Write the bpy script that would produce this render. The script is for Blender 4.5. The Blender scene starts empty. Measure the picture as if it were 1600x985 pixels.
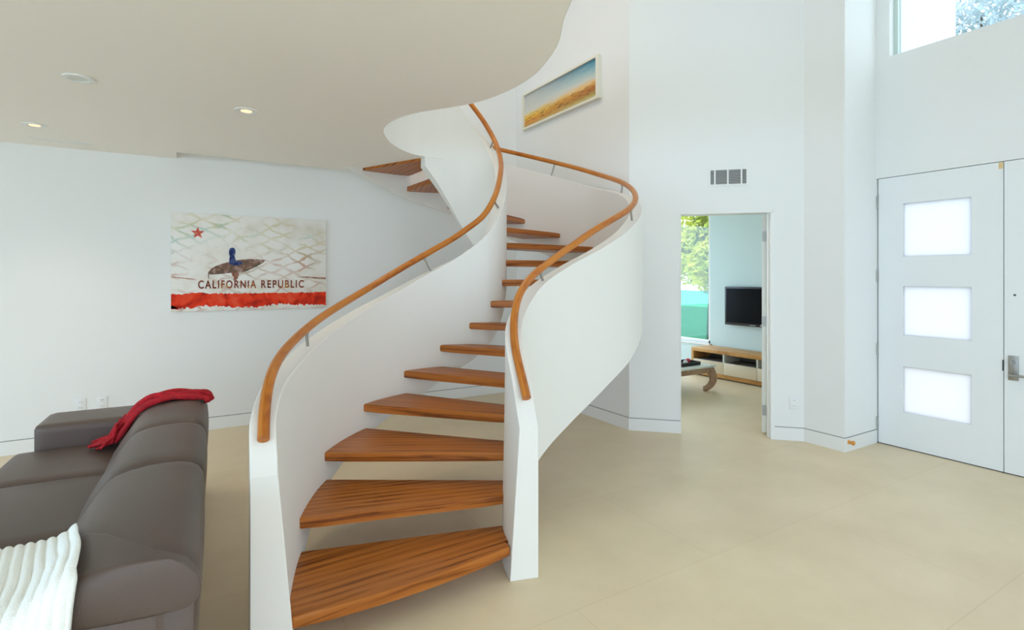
import bpy, bmesh, math, random
from mathutils import Vector, Matrix
random.seed(7)
S = bpy.context.scene
COL = S.collection
TH = math.atan2(504, 842)
CT, ST = math.cos(TH), math.sin(TH)


def W(X, Y):
    """survey coordinates (X to the right of the camera, Y ahead) -> house coordinates"""
    return (X * CT + Y * ST, -X * ST + Y * CT)


# ------------------------------------------------------------------ materials
def new_mat(name):
    m = bpy.data.materials.new(name)
    m.use_nodes = True
    nt = m.node_tree
    return m, nt, nt.nodes['Principled BSDF'], nt.nodes, nt.links


def plain(name, col, rough=0.5, metal=0.0, bump=0.0, bscale=60.0, vary=0.0, vscale=3.0, spec=0.5):
    m, nt, b, N, L = new_mat(name)
    b.inputs['Base Color'].default_value = (*col, 1)
    b.inputs['Roughness'].default_value = rough
    b.inputs['Metallic'].default_value = metal
    b.inputs['Specular IOR Level'].default_value = spec
    tc = N.new('ShaderNodeTexCoord')
    if vary > 0:
        n = N.new('ShaderNodeTexNoise'); n.inputs['Scale'].default_value = vscale; n.inputs['Detail'].default_value = 5
        L.new(tc.outputs['Object'], n.inputs['Vector'])
        r = N.new('ShaderNodeValToRGB')
        r.color_ramp.elements[0].position = 0.3; r.color_ramp.elements[1].position = 0.7
        r.color_ramp.elements[0].color = (*[c * (1 - vary) for c in col], 1)
        r.color_ramp.elements[1].color = (*[min(1, c * (1 + vary)) for c in col], 1)
        L.new(n.outputs['Fac'], r.inputs['Fac']); L.new(r.outputs['Color'], b.inputs['Base Color'])
    if bump > 0:
        n2 = N.new('ShaderNodeTexNoise'); n2.inputs['Scale'].default_value = bscale; n2.inputs['Detail'].default_value = 3
        L.new(tc.outputs['Object'], n2.inputs['Vector'])
        bp = N.new('ShaderNodeBump'); bp.inputs['Strength'].default_value = bump; bp.inputs['Distance'].default_value = 0.004
        L.new(n2.outputs['Fac'], bp.inputs['Height']); L.new(bp.outputs['Normal'], b.inputs['Normal'])
    return m


def ramp(N, stops, interp='LINEAR'):
    r = N.new('ShaderNodeValToRGB')
    cr = r.color_ramp
    cr.interpolation = interp
    while len(cr.elements) < len(stops):
        cr.elements.new(0.5)
    for e, (p, c) in zip(cr.elements, stops):
        e.position = p; e.color = (*c, 1)
    return r


def wood(name, dark, mid, light, rough=0.35, uv=True, sx=1.6, sy=22.0):
    m, nt, b, N, L = new_mat(name)
    tc = N.new('ShaderNodeTexCoord')
    mp = N.new('ShaderNodeMapping'); mp.inputs['Scale'].default_value = (sx, sy, sy)
    L.new(tc.outputs['UV' if uv else 'Object'], mp.inputs['Vector'])
    n1 = N.new('ShaderNodeTexNoise'); n1.inputs['Scale'].default_value = 1.6; n1.inputs['Detail'].default_value = 7
    n1.inputs['Roughness'].default_value = 0.6; n1.inputs['Distortion'].default_value = 1.1
    L.new(mp.outputs['Vector'], n1.inputs['Vector'])
    mp2 = N.new('ShaderNodeMapping'); mp2.inputs['Scale'].default_value = (sx * 0.9, sy * 0.35, sy * 0.35)
    L.new(tc.outputs['UV' if uv else 'Object'], mp2.inputs['Vector'])
    wv = N.new('ShaderNodeTexWave'); wv.wave_type = 'BANDS'; wv.bands_direction = 'Y'
    wv.inputs['Scale'].default_value = 0.55; wv.inputs['Distortion'].default_value = 11.0
    wv.inputs['Detail'].default_value = 2.5; wv.inputs['Detail Scale'].default_value = 0.8
    L.new(mp2.outputs['Vector'], wv.inputs['Vector'])
    mx = N.new('ShaderNodeMath'); mx.operation = 'MULTIPLY_ADD'; mx.inputs[1].default_value = 0.20
    mu = N.new('ShaderNodeMath'); mu.operation = 'MULTIPLY'; mu.inputs[1].default_value = 0.80
    L.new(n1.outputs['Fac'], mu.inputs[0]); L.new(wv.outputs['Fac'], mx.inputs[0]); L.new(mu.outputs[0], mx.inputs[2])
    r = ramp(N, [(0.33, dark), (0.45, mid), (0.68, light)])
    L.new(mx.outputs[0], r.inputs['Fac']); L.new(r.outputs['Color'], b.inputs['Base Color'])
    b.inputs['Roughness'].default_value = rough; b.inputs['Specular IOR Level'].default_value = 0.3
    bp = N.new('ShaderNodeBump'); bp.inputs['Strength'].default_value = 0.12; bp.inputs['Distance'].default_value = 0.002
    L.new(mx.outputs[0], bp.inputs['Height']); L.new(bp.outputs['Normal'], b.inputs['Normal'])
    return m


def clear_glass(name, tint=(1, 1, 1), gloss=0.06):
    m = bpy.data.materials.new(name); m.use_nodes = True
    nt = m.node_tree; N, L = nt.nodes, nt.links
    N.remove(N['Principled BSDF'])
    t = N.new('ShaderNodeBsdfTransparent'); t.inputs['Color'].default_value = (*tint, 1)
    g = N.new('ShaderNodeBsdfGlossy'); g.inputs['Roughness'].default_value = 0.02
    mx = N.new('ShaderNodeMixShader'); mx.inputs['Fac'].default_value = gloss
    L.new(t.outputs[0], mx.inputs[1]); L.new(g.outputs[0], mx.inputs[2])
    L.new(mx.outputs[0], N['Material Output'].inputs['Surface'])
    return m


def frosted(name, col, gloss=0.05):
    m = bpy.data.materials.new(name); m.use_nodes = True
    nt = m.node_tree; N, L = nt.nodes, nt.links
    N.remove(N['Principled BSDF'])
    t = N.new('ShaderNodeBsdfTranslucent'); t.inputs['Color'].default_value = (*col, 1)
    g = N.new('ShaderNodeBsdfGlossy'); g.inputs['Roughness'].default_value = 0.25
    mx = N.new('ShaderNodeMixShader'); mx.inputs['Fac'].default_value = gloss
    L.new(t.outputs[0], mx.inputs[1]); L.new(g.outputs[0], mx.inputs[2])
    L.new(mx.outputs[0], N['Material Output'].inputs['Surface'])
    return m


def emit(name, col, s):
    m = bpy.data.materials.new(name); m.use_nodes = True
    nt = m.node_tree; N, L = nt.nodes, nt.links
    N.remove(N['Principled BSDF'])
    e = N.new('ShaderNodeEmission'); e.inputs['Color'].default_value = (*col, 1); e.inputs['Strength'].default_value = s
    L.new(e.outputs[0], N['Material Output'].inputs['Surface'])
    return m


def floor_mat():
    m, nt, b, N, L = new_mat('beige_stone_tile')
    tc = N.new('ShaderNodeTexCoord')
    mp = N.new('ShaderNodeMapping'); mp.inputs['Location'].default_value = (0.35, -0.10, 0)
    L.new(tc.outputs['Object'], mp.inputs['Vector'])
    n = N.new('ShaderNodeTexNoise'); n.inputs['Scale'].default_value = 1.3; n.inputs['Detail'].default_value = 8
    n.inputs['Roughness'].default_value = 0.62
    L.new(tc.outputs['Object'], n.inputs['Vector'])
    r = ramp(N, [(0.3, FLOOR_A), (0.7, FLOOR_B)])
    L.new(n.outputs['Fac'], r.inputs['Fac'])
    br = N.new('ShaderNodeTexBrick'); br.offset = 0.5
    br.inputs['Color1'].default_value = (1, 1, 1, 1); br.inputs['Color2'].default_value = (0.985, 0.98, 0.97, 1)
    br.inputs['Mortar'].default_value = (0.90, 0.88, 0.85, 1)
    br.inputs['Scale'].default_value = 1.0; br.inputs['Mortar Size'].default_value = 0.0028
    br.inputs['Mortar Smooth'].default_value = 0.3; br.inputs['Bias'].default_value = 0
    br.inputs['Brick Width'].default_value = 1.88; br.inputs['Row Height'].default_value = 0.94
    L.new(mp.outputs['Vector'], br.inputs['Vector'])
    mx = N.new('ShaderNodeMix'); mx.data_type = 'RGBA'; mx.blend_type = 'MULTIPLY'; mx.inputs['Factor'].default_value = 1
    L.new(r.outputs['Color'], mx.inputs[6]); L.new(br.outputs['Color'], mx.inputs[7])
    L.new(mx.outputs[2], b.inputs['Base Color'])
    b.inputs['Roughness'].default_value = 0.42
    b.inputs['Specular IOR Level'].default_value = 0.4
    return m


FLOOR_A = (0.690, 0.570, 0.385)
FLOOR_B = (0.785, 0.668, 0.470)
M = {}
M['white'] = plain('white_wall_paint', (0.84, 0.85, 0.845), 0.75, bump=0.05, bscale=120, spec=0.25)
M['ceil'] = plain('white_ceiling_paint', (0.93, 0.90, 0.86), 0.85, bump=0.04, bscale=120, spec=0.2)
M['plaster'] = plain('white_stair_plaster', (0.815, 0.81, 0.775), 0.6, bump=0.05, bscale=90, spec=0.3)
M['trim'] = plain('white_gloss_trim', (0.84, 0.85, 0.84), 0.4)
M['door'] = plain('pale_door_paint', (0.84, 0.86, 0.87), 0.4)
M['reveal'] = plain('grey_shadow_gap', (0.33, 0.33, 0.33), 0.8)
M['gap'] = plain('dark_door_gap', (0.06, 0.06, 0.07), 0.8)
M['floor'] = floor_mat()
M['tread'] = wood('stained_oak_tread', (0.17, 0.046, 0.008), (0.39, 0.122, 0.020), (0.48, 0.170, 0.033), 0.36, sx=1.0, sy=30)
M['rail'] = wood('stained_oak_rail', (0.36, 0.100, 0.014), (0.50, 0.165, 0.024), (0.56, 0.21, 0.036), 0.3, sx=3, sy=8)
M['steel'] = plain('brushed_steel', (0.38, 0.37, 0.35), 0.4, 0.9)
M['hinge'] = plain('satin_nickel', (0.42, 0.42, 0.40), 0.45, 0.7)
M['leather'] = plain('taupe_leather', (0.102, 0.072, 0.060), 0.42, bump=0.25, bscale=260, vary=0.06, vscale=2.0)
M['leather_dark'] = plain('dark_taupe_leather', (0.085, 0.07, 0.064), 0.5, bump=0.2, bscale=260)
M['foot'] = plain('dark_sofa_foot', (0.04, 0.04, 0.04), 0.4)
M['red'] = plain('red_knit', (0.42, 0.006, 0.016), 0.85, bump=1.0, bscale=160, vary=0.3, vscale=40)
M['blanket'] = plain('white_plush', (0.90, 0.92, 0.89), 0.95, bump=0.7, bscale=220)
M['plate'] = plain('white_plastic', (0.82, 0.83, 0.84), 0.35)
M['slot'] = plain('dark_slot', (0.10, 0.10, 0.10), 0.7)
M['ventdark'] = plain('grey_vent_slat', (0.36, 0.37, 0.36), 0.6)
M['black'] = plain('black_plastic', (0.012, 0.012, 0.013), 0.3)
M['screen'] = plain('black_screen', (0.003, 0.003, 0.004), 0.2, spec=0.12)
M['oak'] = wood('honey_oak', (0.42, 0.20, 0.055), (0.56, 0.29, 0.09), (0.66, 0.37, 0.13), 0.4, uv=False, sx=6, sy=1.2)
M['cream'] = plain('cream_drawer_front', (0.72, 0.62, 0.45), 0.4)
M['shelf'] = plain('grey_shelf_lining', (0.16, 0.16, 0.15), 0.6)
M['carved'] = wood('carved_tan_wood', (0.22, 0.13, 0.075), (0.36, 0.22, 0.13), (0.45, 0.30, 0.19), 0.55, uv=False, sx=5, sy=9)
M['tabletop'] = plain('pale_washed_top', (0.66, 0.70, 0.64), 0.3, vary=0.08)
M['glass'] = clear_glass('clear_glass')
M['tealglass'] = clear_glass('teal_balustrade_glass', (0.15, 0.50, 0.37), 0.06)
M['frost'] = frosted('frosted_glass', (0.66, 0.68, 0.71))
M['lamp_on'] = emit('warm_lamp', (1.0, 0.70, 0.42), 1.5)
M['lamp_off'] = plain('unlit_lamp_lens', (0.72, 0.74, 0.70), 0.3)
def leafy(name, c1, c2):
    m, nt, b, N, L = new_mat(name)
    tc = N.new('ShaderNodeTexCoord'); n = N.new('ShaderNodeTexNoise'); n.inputs['Scale'].default_value = 1.6; n.inputs['Detail'].default_value = 4
    L.new(tc.outputs['Object'], n.inputs['Vector'])
    r = ramp(N, [(0.35, c1), (0.65, c2)]); L.new(n.outputs['Fac'], r.inputs['Fac']); L.new(r.outputs['Color'], b.inputs['Base Color'])
    b.inputs['Roughness'].default_value = 0.7
    t = N.new('ShaderNodeBsdfTranslucent'); L.new(r.outputs['Color'], t.inputs['Color'])
    mx = N.new('ShaderNodeMixShader'); mx.inputs['Fac'].default_value = 0.5
    L.new(b.outputs[0], mx.inputs[1]); L.new(t.outputs[0], mx.inputs[2]); L.new(mx.outputs[0], N['Material Output'].inputs['Surface'])
    return m
M['leaf'] = leafy('yellow_green_leaves', (0.34, 0.46, 0.06), (0.60, 0.60, 0.05))
M['leafpale'] = leafy('pale_green_leaves', (0.56, 0.64, 0.64), (0.84, 0.86, 0.86))
M['bark'] = plain('tree_bark', (0.16, 0.11, 0.07), 0.9, bump=0.6, bscale=20)
M['ground'] = plain('garden_paving', (0.40, 0.47, 0.44), 0.9, vary=0.1, vscale=1.0)
M['stop'] = plain('orange_wood_knob', (0.68, 0.30, 0.06), 0.5)
M['yellow_mark'] = plain('pale_yellow_mark', (0.75, 0.56, 0.28), 0.4, 0.5)
M['artred'] = None


# ------------------------------------------------------------------ mesh helpers
def finish(name, bm, mat, parent=None, smooth=None, loc=None, rotz=None):
    bmesh.ops.recalc_face_normals(bm, faces=bm.faces[:])
    me = bpy.data.meshes.new(name)
    bm.to_mesh(me); bm.free()
    for mm in (mat if isinstance(mat, (list, tuple)) else [mat]):
        me.materials.append(mm)
    if smooth is not None:
        me.shade_smooth()
        me.set_sharp_from_angle(angle=math.radians(smooth))
    o = bpy.data.objects.new(name, me)
    COL.objects.link(o)
    if parent is not None:
        o.parent = parent
    if loc is not None:
        o.location = loc
    if rotz is not None:
        o.rotation_euler = (0, 0, rotz)
    return o


def tag(o, label=None, cat=None, group=None, kind=None):
    if label: o['label'] = label
    if cat: o['category'] = cat
    if group: o['group'] = group
    if kind: o['kind'] = kind
    return o


def empty(name, loc=(0, 0, 0), rotz=0.0, **k):
    o = bpy.data.objects.new(name, None)
    o.empty_display_size = 0.1
    COL.objects.link(o)
    o.location = loc; o.rotation_euler = (0, 0, rotz)
    return tag(o, **k)


def box(bm, x0, x1, y0, y1, z0, z1, bev=0.0, seg=2):
    vs = [bm.verts.new(p) for p in ((x0, y0, z0), (x1, y0, z0), (x1, y1, z0), (x0, y1, z0),
                                    (x0, y0, z1), (x1, y0, z1), (x1, y1, z1), (x0, y1, z1))]
    fs = [bm.faces.new([vs[i] for i in f]) for f in ((0, 3, 2, 1), (4, 5, 6, 7), (0, 1, 5, 4), (1, 2, 6, 5), (2, 3, 7, 6), (3, 0, 4, 7))]
    if bev > 0:
        es = list({e for f in fs for e in f.edges})
        bmesh.ops.bevel(bm, geom=es, offset=bev, segments=seg, profile=0.5, affect='EDGES')


def boxes(name, lst, mat, parent=None, bev=0.0, smooth=None, **k):
    bm = bmesh.new()
    for b in lst:
        box(bm, *b, bev=bev)
    return finish(name, bm, mat, parent, smooth if smooth is not None else (40 if bev else None), **k)


def prism(bm, poly, z0, z1):
    n = len(poly)
    lo = [bm.verts.new((p[0], p[1], z0)) for p in poly]
    hi = [bm.verts.new((p[0], p[1], z1)) for p in poly]
    bm.faces.new(hi); bm.faces.new(lo[::-1])
    for i in range(n):
        j = (i + 1) % n
        bm.faces.new((lo[i], lo[j], hi[j], hi[i]))


def tube(bm, pts, rad, n=12, caps=True):
    """sweep a circle along pts; rad a number or list"""
    pts = [Vector(p) for p in pts]
    rings = []
    up = None
    for i, p in enumerate(pts):
        t = (pts[min(i + 1, len(pts) - 1)] - pts[max(i - 1, 0)]).normalized()
        if up is None:
            a = Vector((0, 0, 1)) if abs(t.z) < 0.9 else Vector((1, 0, 0))
            up = (a - t * a.dot(t)).normalized()
        else:
            up = (up - t * up.dot(t)).normalized()
        s = t.cross(up)
        r = rad[i] if isinstance(rad, (list, tuple)) else rad
        rings.append([bm.verts.new(p + (up * math.cos(2 * math.pi * j / n) + s * math.sin(2 * math.pi * j / n)) * r) for j in range(n)])
    for a, b in zip(rings, rings[1:]):
        for j in range(n):
            bm.faces.new((a[j], a[(j + 1) % n], b[(j + 1) % n], b[j]))
    if caps:
        bm.faces.new(rings[0][::-1]); bm.faces.new(rings[-1])
    return rings


def cyl(bm, p, q, r, n=16):
    tube(bm, [p, q], r, n)


def rounded(bm, x0, x1, y0, y1, z0, z1, r=0.04, bulge=(0, 0, 0), n=10, fn=None):
    """box with rounded edges, gently puffed faces"""
    ret = bmesh.ops.create_cube(bm, size=2.0)
    vs = ret['verts']
    es = list({e for v in vs for e in v.link_edges})
    bmesh.ops.subdivide_edges(bm, edges=es, cuts=n, use_grid_fill=True)
    allv = list(bm.verts)      # always called on a fresh bmesh
    c = Vector(((x0 + x1) / 2, (y0 + y1) / 2, (z0 + z1) / 2))
    h = Vector(((x1 - x0) / 2, (y1 - y0) / 2, (z1 - z0) / 2))
    r = min(r, min(h) * 0.98)

    def warp(u):   # denser near the edges
        return math.copysign(abs(u) ** 0.6, u)
    for v in allv:
        u = Vector([warp(k) for k in v.co])
        p = Vector((u.x * h.x, u.y * h.y, u.z * h.z))
        inner = Vector([max(-(h[i] - r), min(h[i] - r, p[i])) for i in range(3)])
        d = p - inner
        if d.length > 1e-9:
            p = inner + d.normalized() * r
        q = [math.cos(u[i] * math.pi / 2) for i in range(3)]
        p.x += math.copysign(1, u.x) * bulge[0] * q[1] * q[2] * (abs(u.x) > 0.5)
        p.y += math.copysign(1, u.y) * bulge[1] * q[0] * q[2] * (abs(u.y) > 0.5)
        p.z += math.copysign(1, u.z) * bulge[2] * q[0] * q[1] * (abs(u.z) > 0.5)
        p = p + c
        if fn: p = Vector(fn(p.x, p.y, p.z))
        v.co = p


def table(tab):
    """smooth interpolation through (k, value...) rows with finite difference tangents"""
    ks = [r[0] for r in tab]
    vs = [tuple(r[1:]) for r in tab]
    n = len(ks); d = len(vs[0])
    ms = []
    for i in range(n):
        a, b = max(i - 1, 0), min(i + 1, n - 1)
        ms.append([(vs[b][j] - vs[a][j]) / (ks[b] - ks[a]) for j in range(d)])

    def f(k):
        if k <= ks[0]:
            return [vs[0][j] + ms[0][j] * (k - ks[0]) for j in range(d)]
        if k >= ks[-1]:
            return [vs[-1][j] + ms[-1][j] * (k - ks[-1]) for j in range(d)]
        i = max(q for q in range(n) if ks[q] <= k)
        i = min(i, n - 2)
        h = ks[i + 1] - ks[i]; t = (k - ks[i]) / h
        h00 = 2 * t ** 3 - 3 * t ** 2 + 1; h10 = t ** 3 - 2 * t ** 2 + t; h01 = -2 * t ** 3 + 3 * t ** 2; h11 = t ** 3 - t ** 2
        return [h00 * vs[i][j] + h10 * h * ms[i][j] + h01 * vs[i + 1][j] + h11 * h * ms[i + 1][j] for j in range(d)]
    return f


def bar(name, p, q, w, z0, z1, mat, parent=None, side=1, **k):
    """a straight strip standing on the plan line p-q, w thick to one side"""
    p, q = Vector(p), Vector(q)
    t = (q - p).normalized(); n = Vector((-t.y, t.x)) * side * w
    bm = bmesh.new()
    prism(bm, [p, q, q + n, p + n], z0, z1)
    return finish(name, bm, mat, parent, **k)


# ================================================================== SETTING
SLAB = 2.69
TOP = 5.4
boxes('floor', [(-5.2, 7.45, -3.7, 7.5, -0.12, 0.0)], M['floor'])['kind'] = 'structure'
boxes('ground', [(-16, 24, -16, 22, -0.4, -0.13)], M['ground'])['kind'] = 'structure'
boxes('wall_back', [(-5.15, 3.78, 6.2, 6.36, 0, TOP)], M['white'])['kind'] = 'structure'
boxes('wall_side', [(3.78, 3.94, 4.03, 7.3, 0, TOP)], M['white'])['kind'] = 'structure'
# wall cut at 45 degrees with the doorway
A, B = Vector((3.78, 4.03)), Vector((4.92, 2.915))
tt = (B - A).normalized(); nn = Vector((-tt.y, tt.x))      # nn points away from the hall
nn = nn if nn.x > 0 else -nn
D0, D1 = (Vector((4.106, 3.66)) - A).dot(tt), (Vector((4.731, 3.10)) - A).dot(tt)
LEN = (B - A).length
WT = 0.16
DH = 2.165
bm = bmesh.new()
def wq(s0, s1, o0, o1): return [A + tt * s0 + nn * o0, A + tt * s1 + nn * o0, A + tt * s1 + nn * o1, A + tt * s0 + nn * o1]
prism(bm, [A, A + tt * D0, A + tt * D0 + nn * WT, Vector((3.94, 4.09))], 0, TOP)
prism(bm, wq(D1, LEN, 0, WT), 0, TOP)
prism(bm, wq(D0, D1, 0, WT), DH, TOP)
finish('wall_angled', bm, M['white'])['kind'] = 'structure'
bm = bmesh.new()
prism(bm, [(4.92, 2.55), (5.62, 2.55), (5.62, 2.80), (5.15, 2.80), (B + nn * WT)[:], (4.92, 2.915)], 0, TOP)
finish('wall_pier', bm, M['white'])['kind'] = 'structure'
DB0, DB1, DZ = 0.725, 2.548, 2.443         # double door opening
WB0, WB1, WZ0, WZ1 = -2.6, 2.44, 3.54, 4.95   # high window
boxes('wall_right', [(5.46, 5.62, DB1, 2.55, 0, WZ0), (5.46, 5.62, DB0, DB1, DZ, WZ0), (5.46, 5.62, -3.5, DB0, 0, WZ0),
                     (5.46, 5.62, WB1, 2.55, WZ0, TOP), (5.46, 5.62, -3.5, WB0, WZ0, TOP), (5.46, 5.62, WB0, WB1, WZ1, TOP)],
      M['white'])['kind'] = 'structure'
# room behind the doorway
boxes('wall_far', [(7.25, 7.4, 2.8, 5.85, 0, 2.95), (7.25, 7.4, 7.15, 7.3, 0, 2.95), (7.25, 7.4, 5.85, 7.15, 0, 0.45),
                   (7.25, 7.4, 5.85, 7.15, 2.7, 2.95)], plain('aqua_light_tint', (0.66, 0.80, 0.80), 0.75))['kind'] = 'structure'  # cyan cast of this room's light put into the wall colour
boxes('wall_end', [(3.94, 7.4, 7.3, 7.45, 0, 0.3), (3.94, 4.4, 7.3, 7.45, 0.3, 2.95), (6.9, 7.4, 7.3, 7.45, 0.3, 2.95), (4.4, 6.9, 7.3, 7.45, 2.6, 2.95)],
      M['white'])['kind'] = 'structure'
boxes('wall_outer', [(5.62, 7.4, 2.64, 2.8, 0, 6.6), (7.24, 7.4, 2.8, 5.0, 2.95, 6.6)], M['white'])['kind'] = 'structure'
bm = bmesh.new()
prism(bm, [(3.94, 4.10), A[:] + (0,) if False else (A + nn * WT)[:], (B + nn * WT)[:], (5.15, 2.80), (7.25, 2.80), (7.25, 7.3), (3.94, 7.3)], 2.75, 2.95)
finish('ceiling_back_room', bm, M['ceil'])['kind'] = 'structure'
# behind and beside the camera: the walls that carry the big windows
boxes('wall_front', [(-5.15, -4.6, -3.66, -3.5, 0, TOP), (3.08, 5.62, -3.66, -3.5, 0, 3.0), (1.16, 3.08, -3.66, -3.5, 2.55, 3.0), (1.16, 5.62, -3.66, -3.5, 5.0, TOP), (3.2, 5.62, -3.66, -3.5, 3.0, 5.0), (-4.6, 1.16, -3.66, -3.5, 2.55, TOP)],
      M['white'])['kind'] = 'structure'
boxes('wall_left', [(-5.15, -5.0, -3.5, -3.0, 0, TOP), (-5.15, -5.0, 4.6, 6.2, 0, TOP), (-5.15, -5.0, -3.0, 4.6, 2.5, 3.5), (-5.15, -5.0, -3.0, 4.6, 5.0, TOP)],
      M['white'])['kind'] = 'structure'
boxes('ceiling', [(-5.15, 5.62, -3.66, 7.3, TOP, TOP + 0.15)], M['ceil'])['kind'] = 'structure'

# large glazing behind / beside the camera
def glazed(name, frames, panes, glass=None):
    f = boxes(name, frames, M['trim'])
    f['kind'] = 'structure'
    for p in panes:
        boxes('window_glass', [p], glass or M['glass'], f)
    return f
glazed('window_3', [(-4.6 + i * 1.92 - 0.03, -4.6 + i * 1.92 + 0.03, -3.62, -3.54, 0.06, 2.55) for i in range(5)] + [(-4.6, 3.08, -3.62, -3.54, 0, 0.06)],
       [(-4.6, 3.08, -3.585, -3.575, 0.06, 2.55)])
glazed('window_4', [(1.16 + i * 1.02 - 0.03, 1.16 + i * 1.02 + 0.03, -3.62, -3.54, 3.06, 5.0) for i in range(3)] + [(1.16, 3.2, -3.62, -3.54, 3.0, 3.06)],
       [(1.16, 3.2, -3.585, -3.575, 3.06, 5.0)])
glazed('window_5', [(-5.11, -5.03, -3.0 + i * 1.52 - 0.03, -3.0 + i * 1.52 + 0.03, 0.06, 2.5) for i in range(6)] + [(-5.11, -5.03, -3.0, 4.6, 0, 0.06)],
       [(-5.075, -5.065, -3.0, 4.6, 0.06, 2.5)])
glazed('window_6', [(-5.11, -5.03, -3.0 + i * 2.53 - 0.03, -3.0 + i * 2.53 + 0.03, 3.5, 5.0) for i in range(4)],
       [(-5.075, -5.065, -3.0, 4.6, 3.5, 5.0)])
# high window over the front door
W1 = glazed('window_1', [(5.535, 5.60, WB1 - 0.035, WB1, WZ0, WZ1), (5.535, 5.60, WB0, WB0 + 0.04, WZ0, WZ1), (5.535, 5.60, WB0, WB1, WZ0, WZ0 + 0.022),
                    (5.535, 5.60, WB0, WB1, WZ1 - 0.04, WZ1), (5.535, 5.60, -0.1, -0.04, WZ0, WZ1)],
       [(5.565, 5.575, WB0 + 0.04, WB1 - 0.035, WZ0 + 0.022, WZ1 - 0.04)], clear_glass('tinted_window_glass', (0.74, 0.78, 0.79)))
W1.data.materials[0] = plain('pale_green_window_frame', (0.60, 0.70, 0.66), 0.4)
# window of the room behind
glazed('window_2', [(7.26, 7.36, 5.85, 5.89, 0.45, 2.7), (7.26, 7.36, 7.10, 7.15, 0.45, 2.7), (7.26, 7.36, 5.85, 7.15, 0.45, 0.49), (7.26, 7.36, 5.85, 7.15, 2.65, 2.7),
                    (7.21, 7.27, 5.83, 7.17, 0.42, 0.45)],
       [(7.305, 7.315, 5.89, 7.10, 0.49, 2.65)])
glazed('window_7', [(4.4, 4.45, 7.33, 7.42, 0.3, 2.6), (6.85, 6.9, 7.33, 7.42, 0.3, 2.6), (4.4, 6.9, 7.33, 7.42, 0.3, 0.35), (4.4, 6.9, 7.33, 7.42, 2.55, 2.6)],
       [(4.45, 6.85, 7.37, 7.38, 0.35, 2.55)])

# ------------------------------------------------------------------ upper floor slab with its curved edge
EDGE = [(1.36, 1.795), (1.433, 1.949), (1.56, 2.17), (1.647, 2.414), (1.69, 2.62), (1.695, 2.826), (1.668, 3.02), (1.613, 3.199), (1.50, 3.39), (1.385, 3.56), (1.315, 3.72), (1.284, 3.894),
        (1.29, 4.09), (1.351, 4.275), (1.48, 4.51), (1.62, 4.68), (1.74, 4.785), (1.845, 4.845), (1.939, 4.862), (2.03, 4.868), (2.127, 4.872)]
def catmull(pts, m=5):
    out = []
    for i in range(len(pts) - 1):
        p0, p1, p2, p3 = [Vector(pts[max(0, min(len(pts) - 1, i + j))]) for j in (-1, 0, 1, 2)]
        for q in range(m):
            t = q / m
            out.append(0.5 * ((2 * p1) + (p2 - p0) * t + (2 * p0 - 5 * p1 + 4 * p2 - p3) * t * t + (3 * p1 - p0 - 3 * p2 + p3) * t ** 3))
    out.append(Vector(pts[-1]))
    return out
EDGE = catmull([(0.55, -3.5), (0.62, -1.5), (0.85, 0.5), (1.13, 1.35)] + EDGE, 4)
slab = [Vector((-5.0, 6.2)), Vector((-5.0, -3.5))] + EDGE + [Vector((1.93, 5.22)), Vector((1.65, 5.66)), Vector((1.46, 5.95)), Vector((1.44, 5.935)), Vector((-0.105, 5.885)), Vector((-0.105, 6.2))]
bm = bmesh.new()
prism(bm, slab, SLAB, 2.90)
o = finish('ceiling_slab', bm, M['ceil'], smooth=30); o['kind'] = 'structure'
boxes('slot_dark_lid', [(-0.105, 1.44, 5.93, 6.2, 2.905, 2.95)], M['ceil'])['kind'] = 'structure'  # lid added above the ceiling slot so its inside falls dark
# parapet on the curved edge of the upper floor
def wall_strip(bm, path, w, z0, z1):
    L0, R0 = [], []
    for i, p in enumerate(path):
        t = (path[min(i + 1, len(path) - 1)] - path[max(0, i - 1)]).normalized()
        n = Vector((-t.y, t.x))
        L0.append(p + n * w); R0.append(p)
    prism(bm, R0 + L0[::-1], z0, z1)
bm = bmesh.new()
wall_strip(bm, [e for e in EDGE], -0.004, SLAB - 0.001, 3.75)
wall_strip(bm, [e for e in EDGE], 0.10, 2.90, 3.75)
finish('wall_parapet', bm, M['plaster'], smooth=30)['kind'] = 'structure'

# ------------------------------------------------------------------ baseboards with a shadow gap
def base(name, p, q, side):
    o = bar(name, p, q, 0.007, 0, 0.118, M['trim'], side=side); o['kind'] = 'structure'
    bar('shadow_gap', p, q, 0.0035, 0.118, 0.1255, M['reveal'], o, side=side)
base('baseboard_back', (-5, 6.2), (3.78, 6.2), -1)
base('baseboard_side', (3.78, 6.2), (3.78, 4.03), -1)
base('baseboard_angled', A[:], (A + tt * D0)[:], -1)
base('baseboard_doorside', (A + tt * D1)[:], B[:], -1)
base('baseboard_pier', (4.92, 2.915), (4.92, 2.55), -1)
base('baseboard_return', (4.92, 2.55), (5.46, 2.55), -1)

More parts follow.
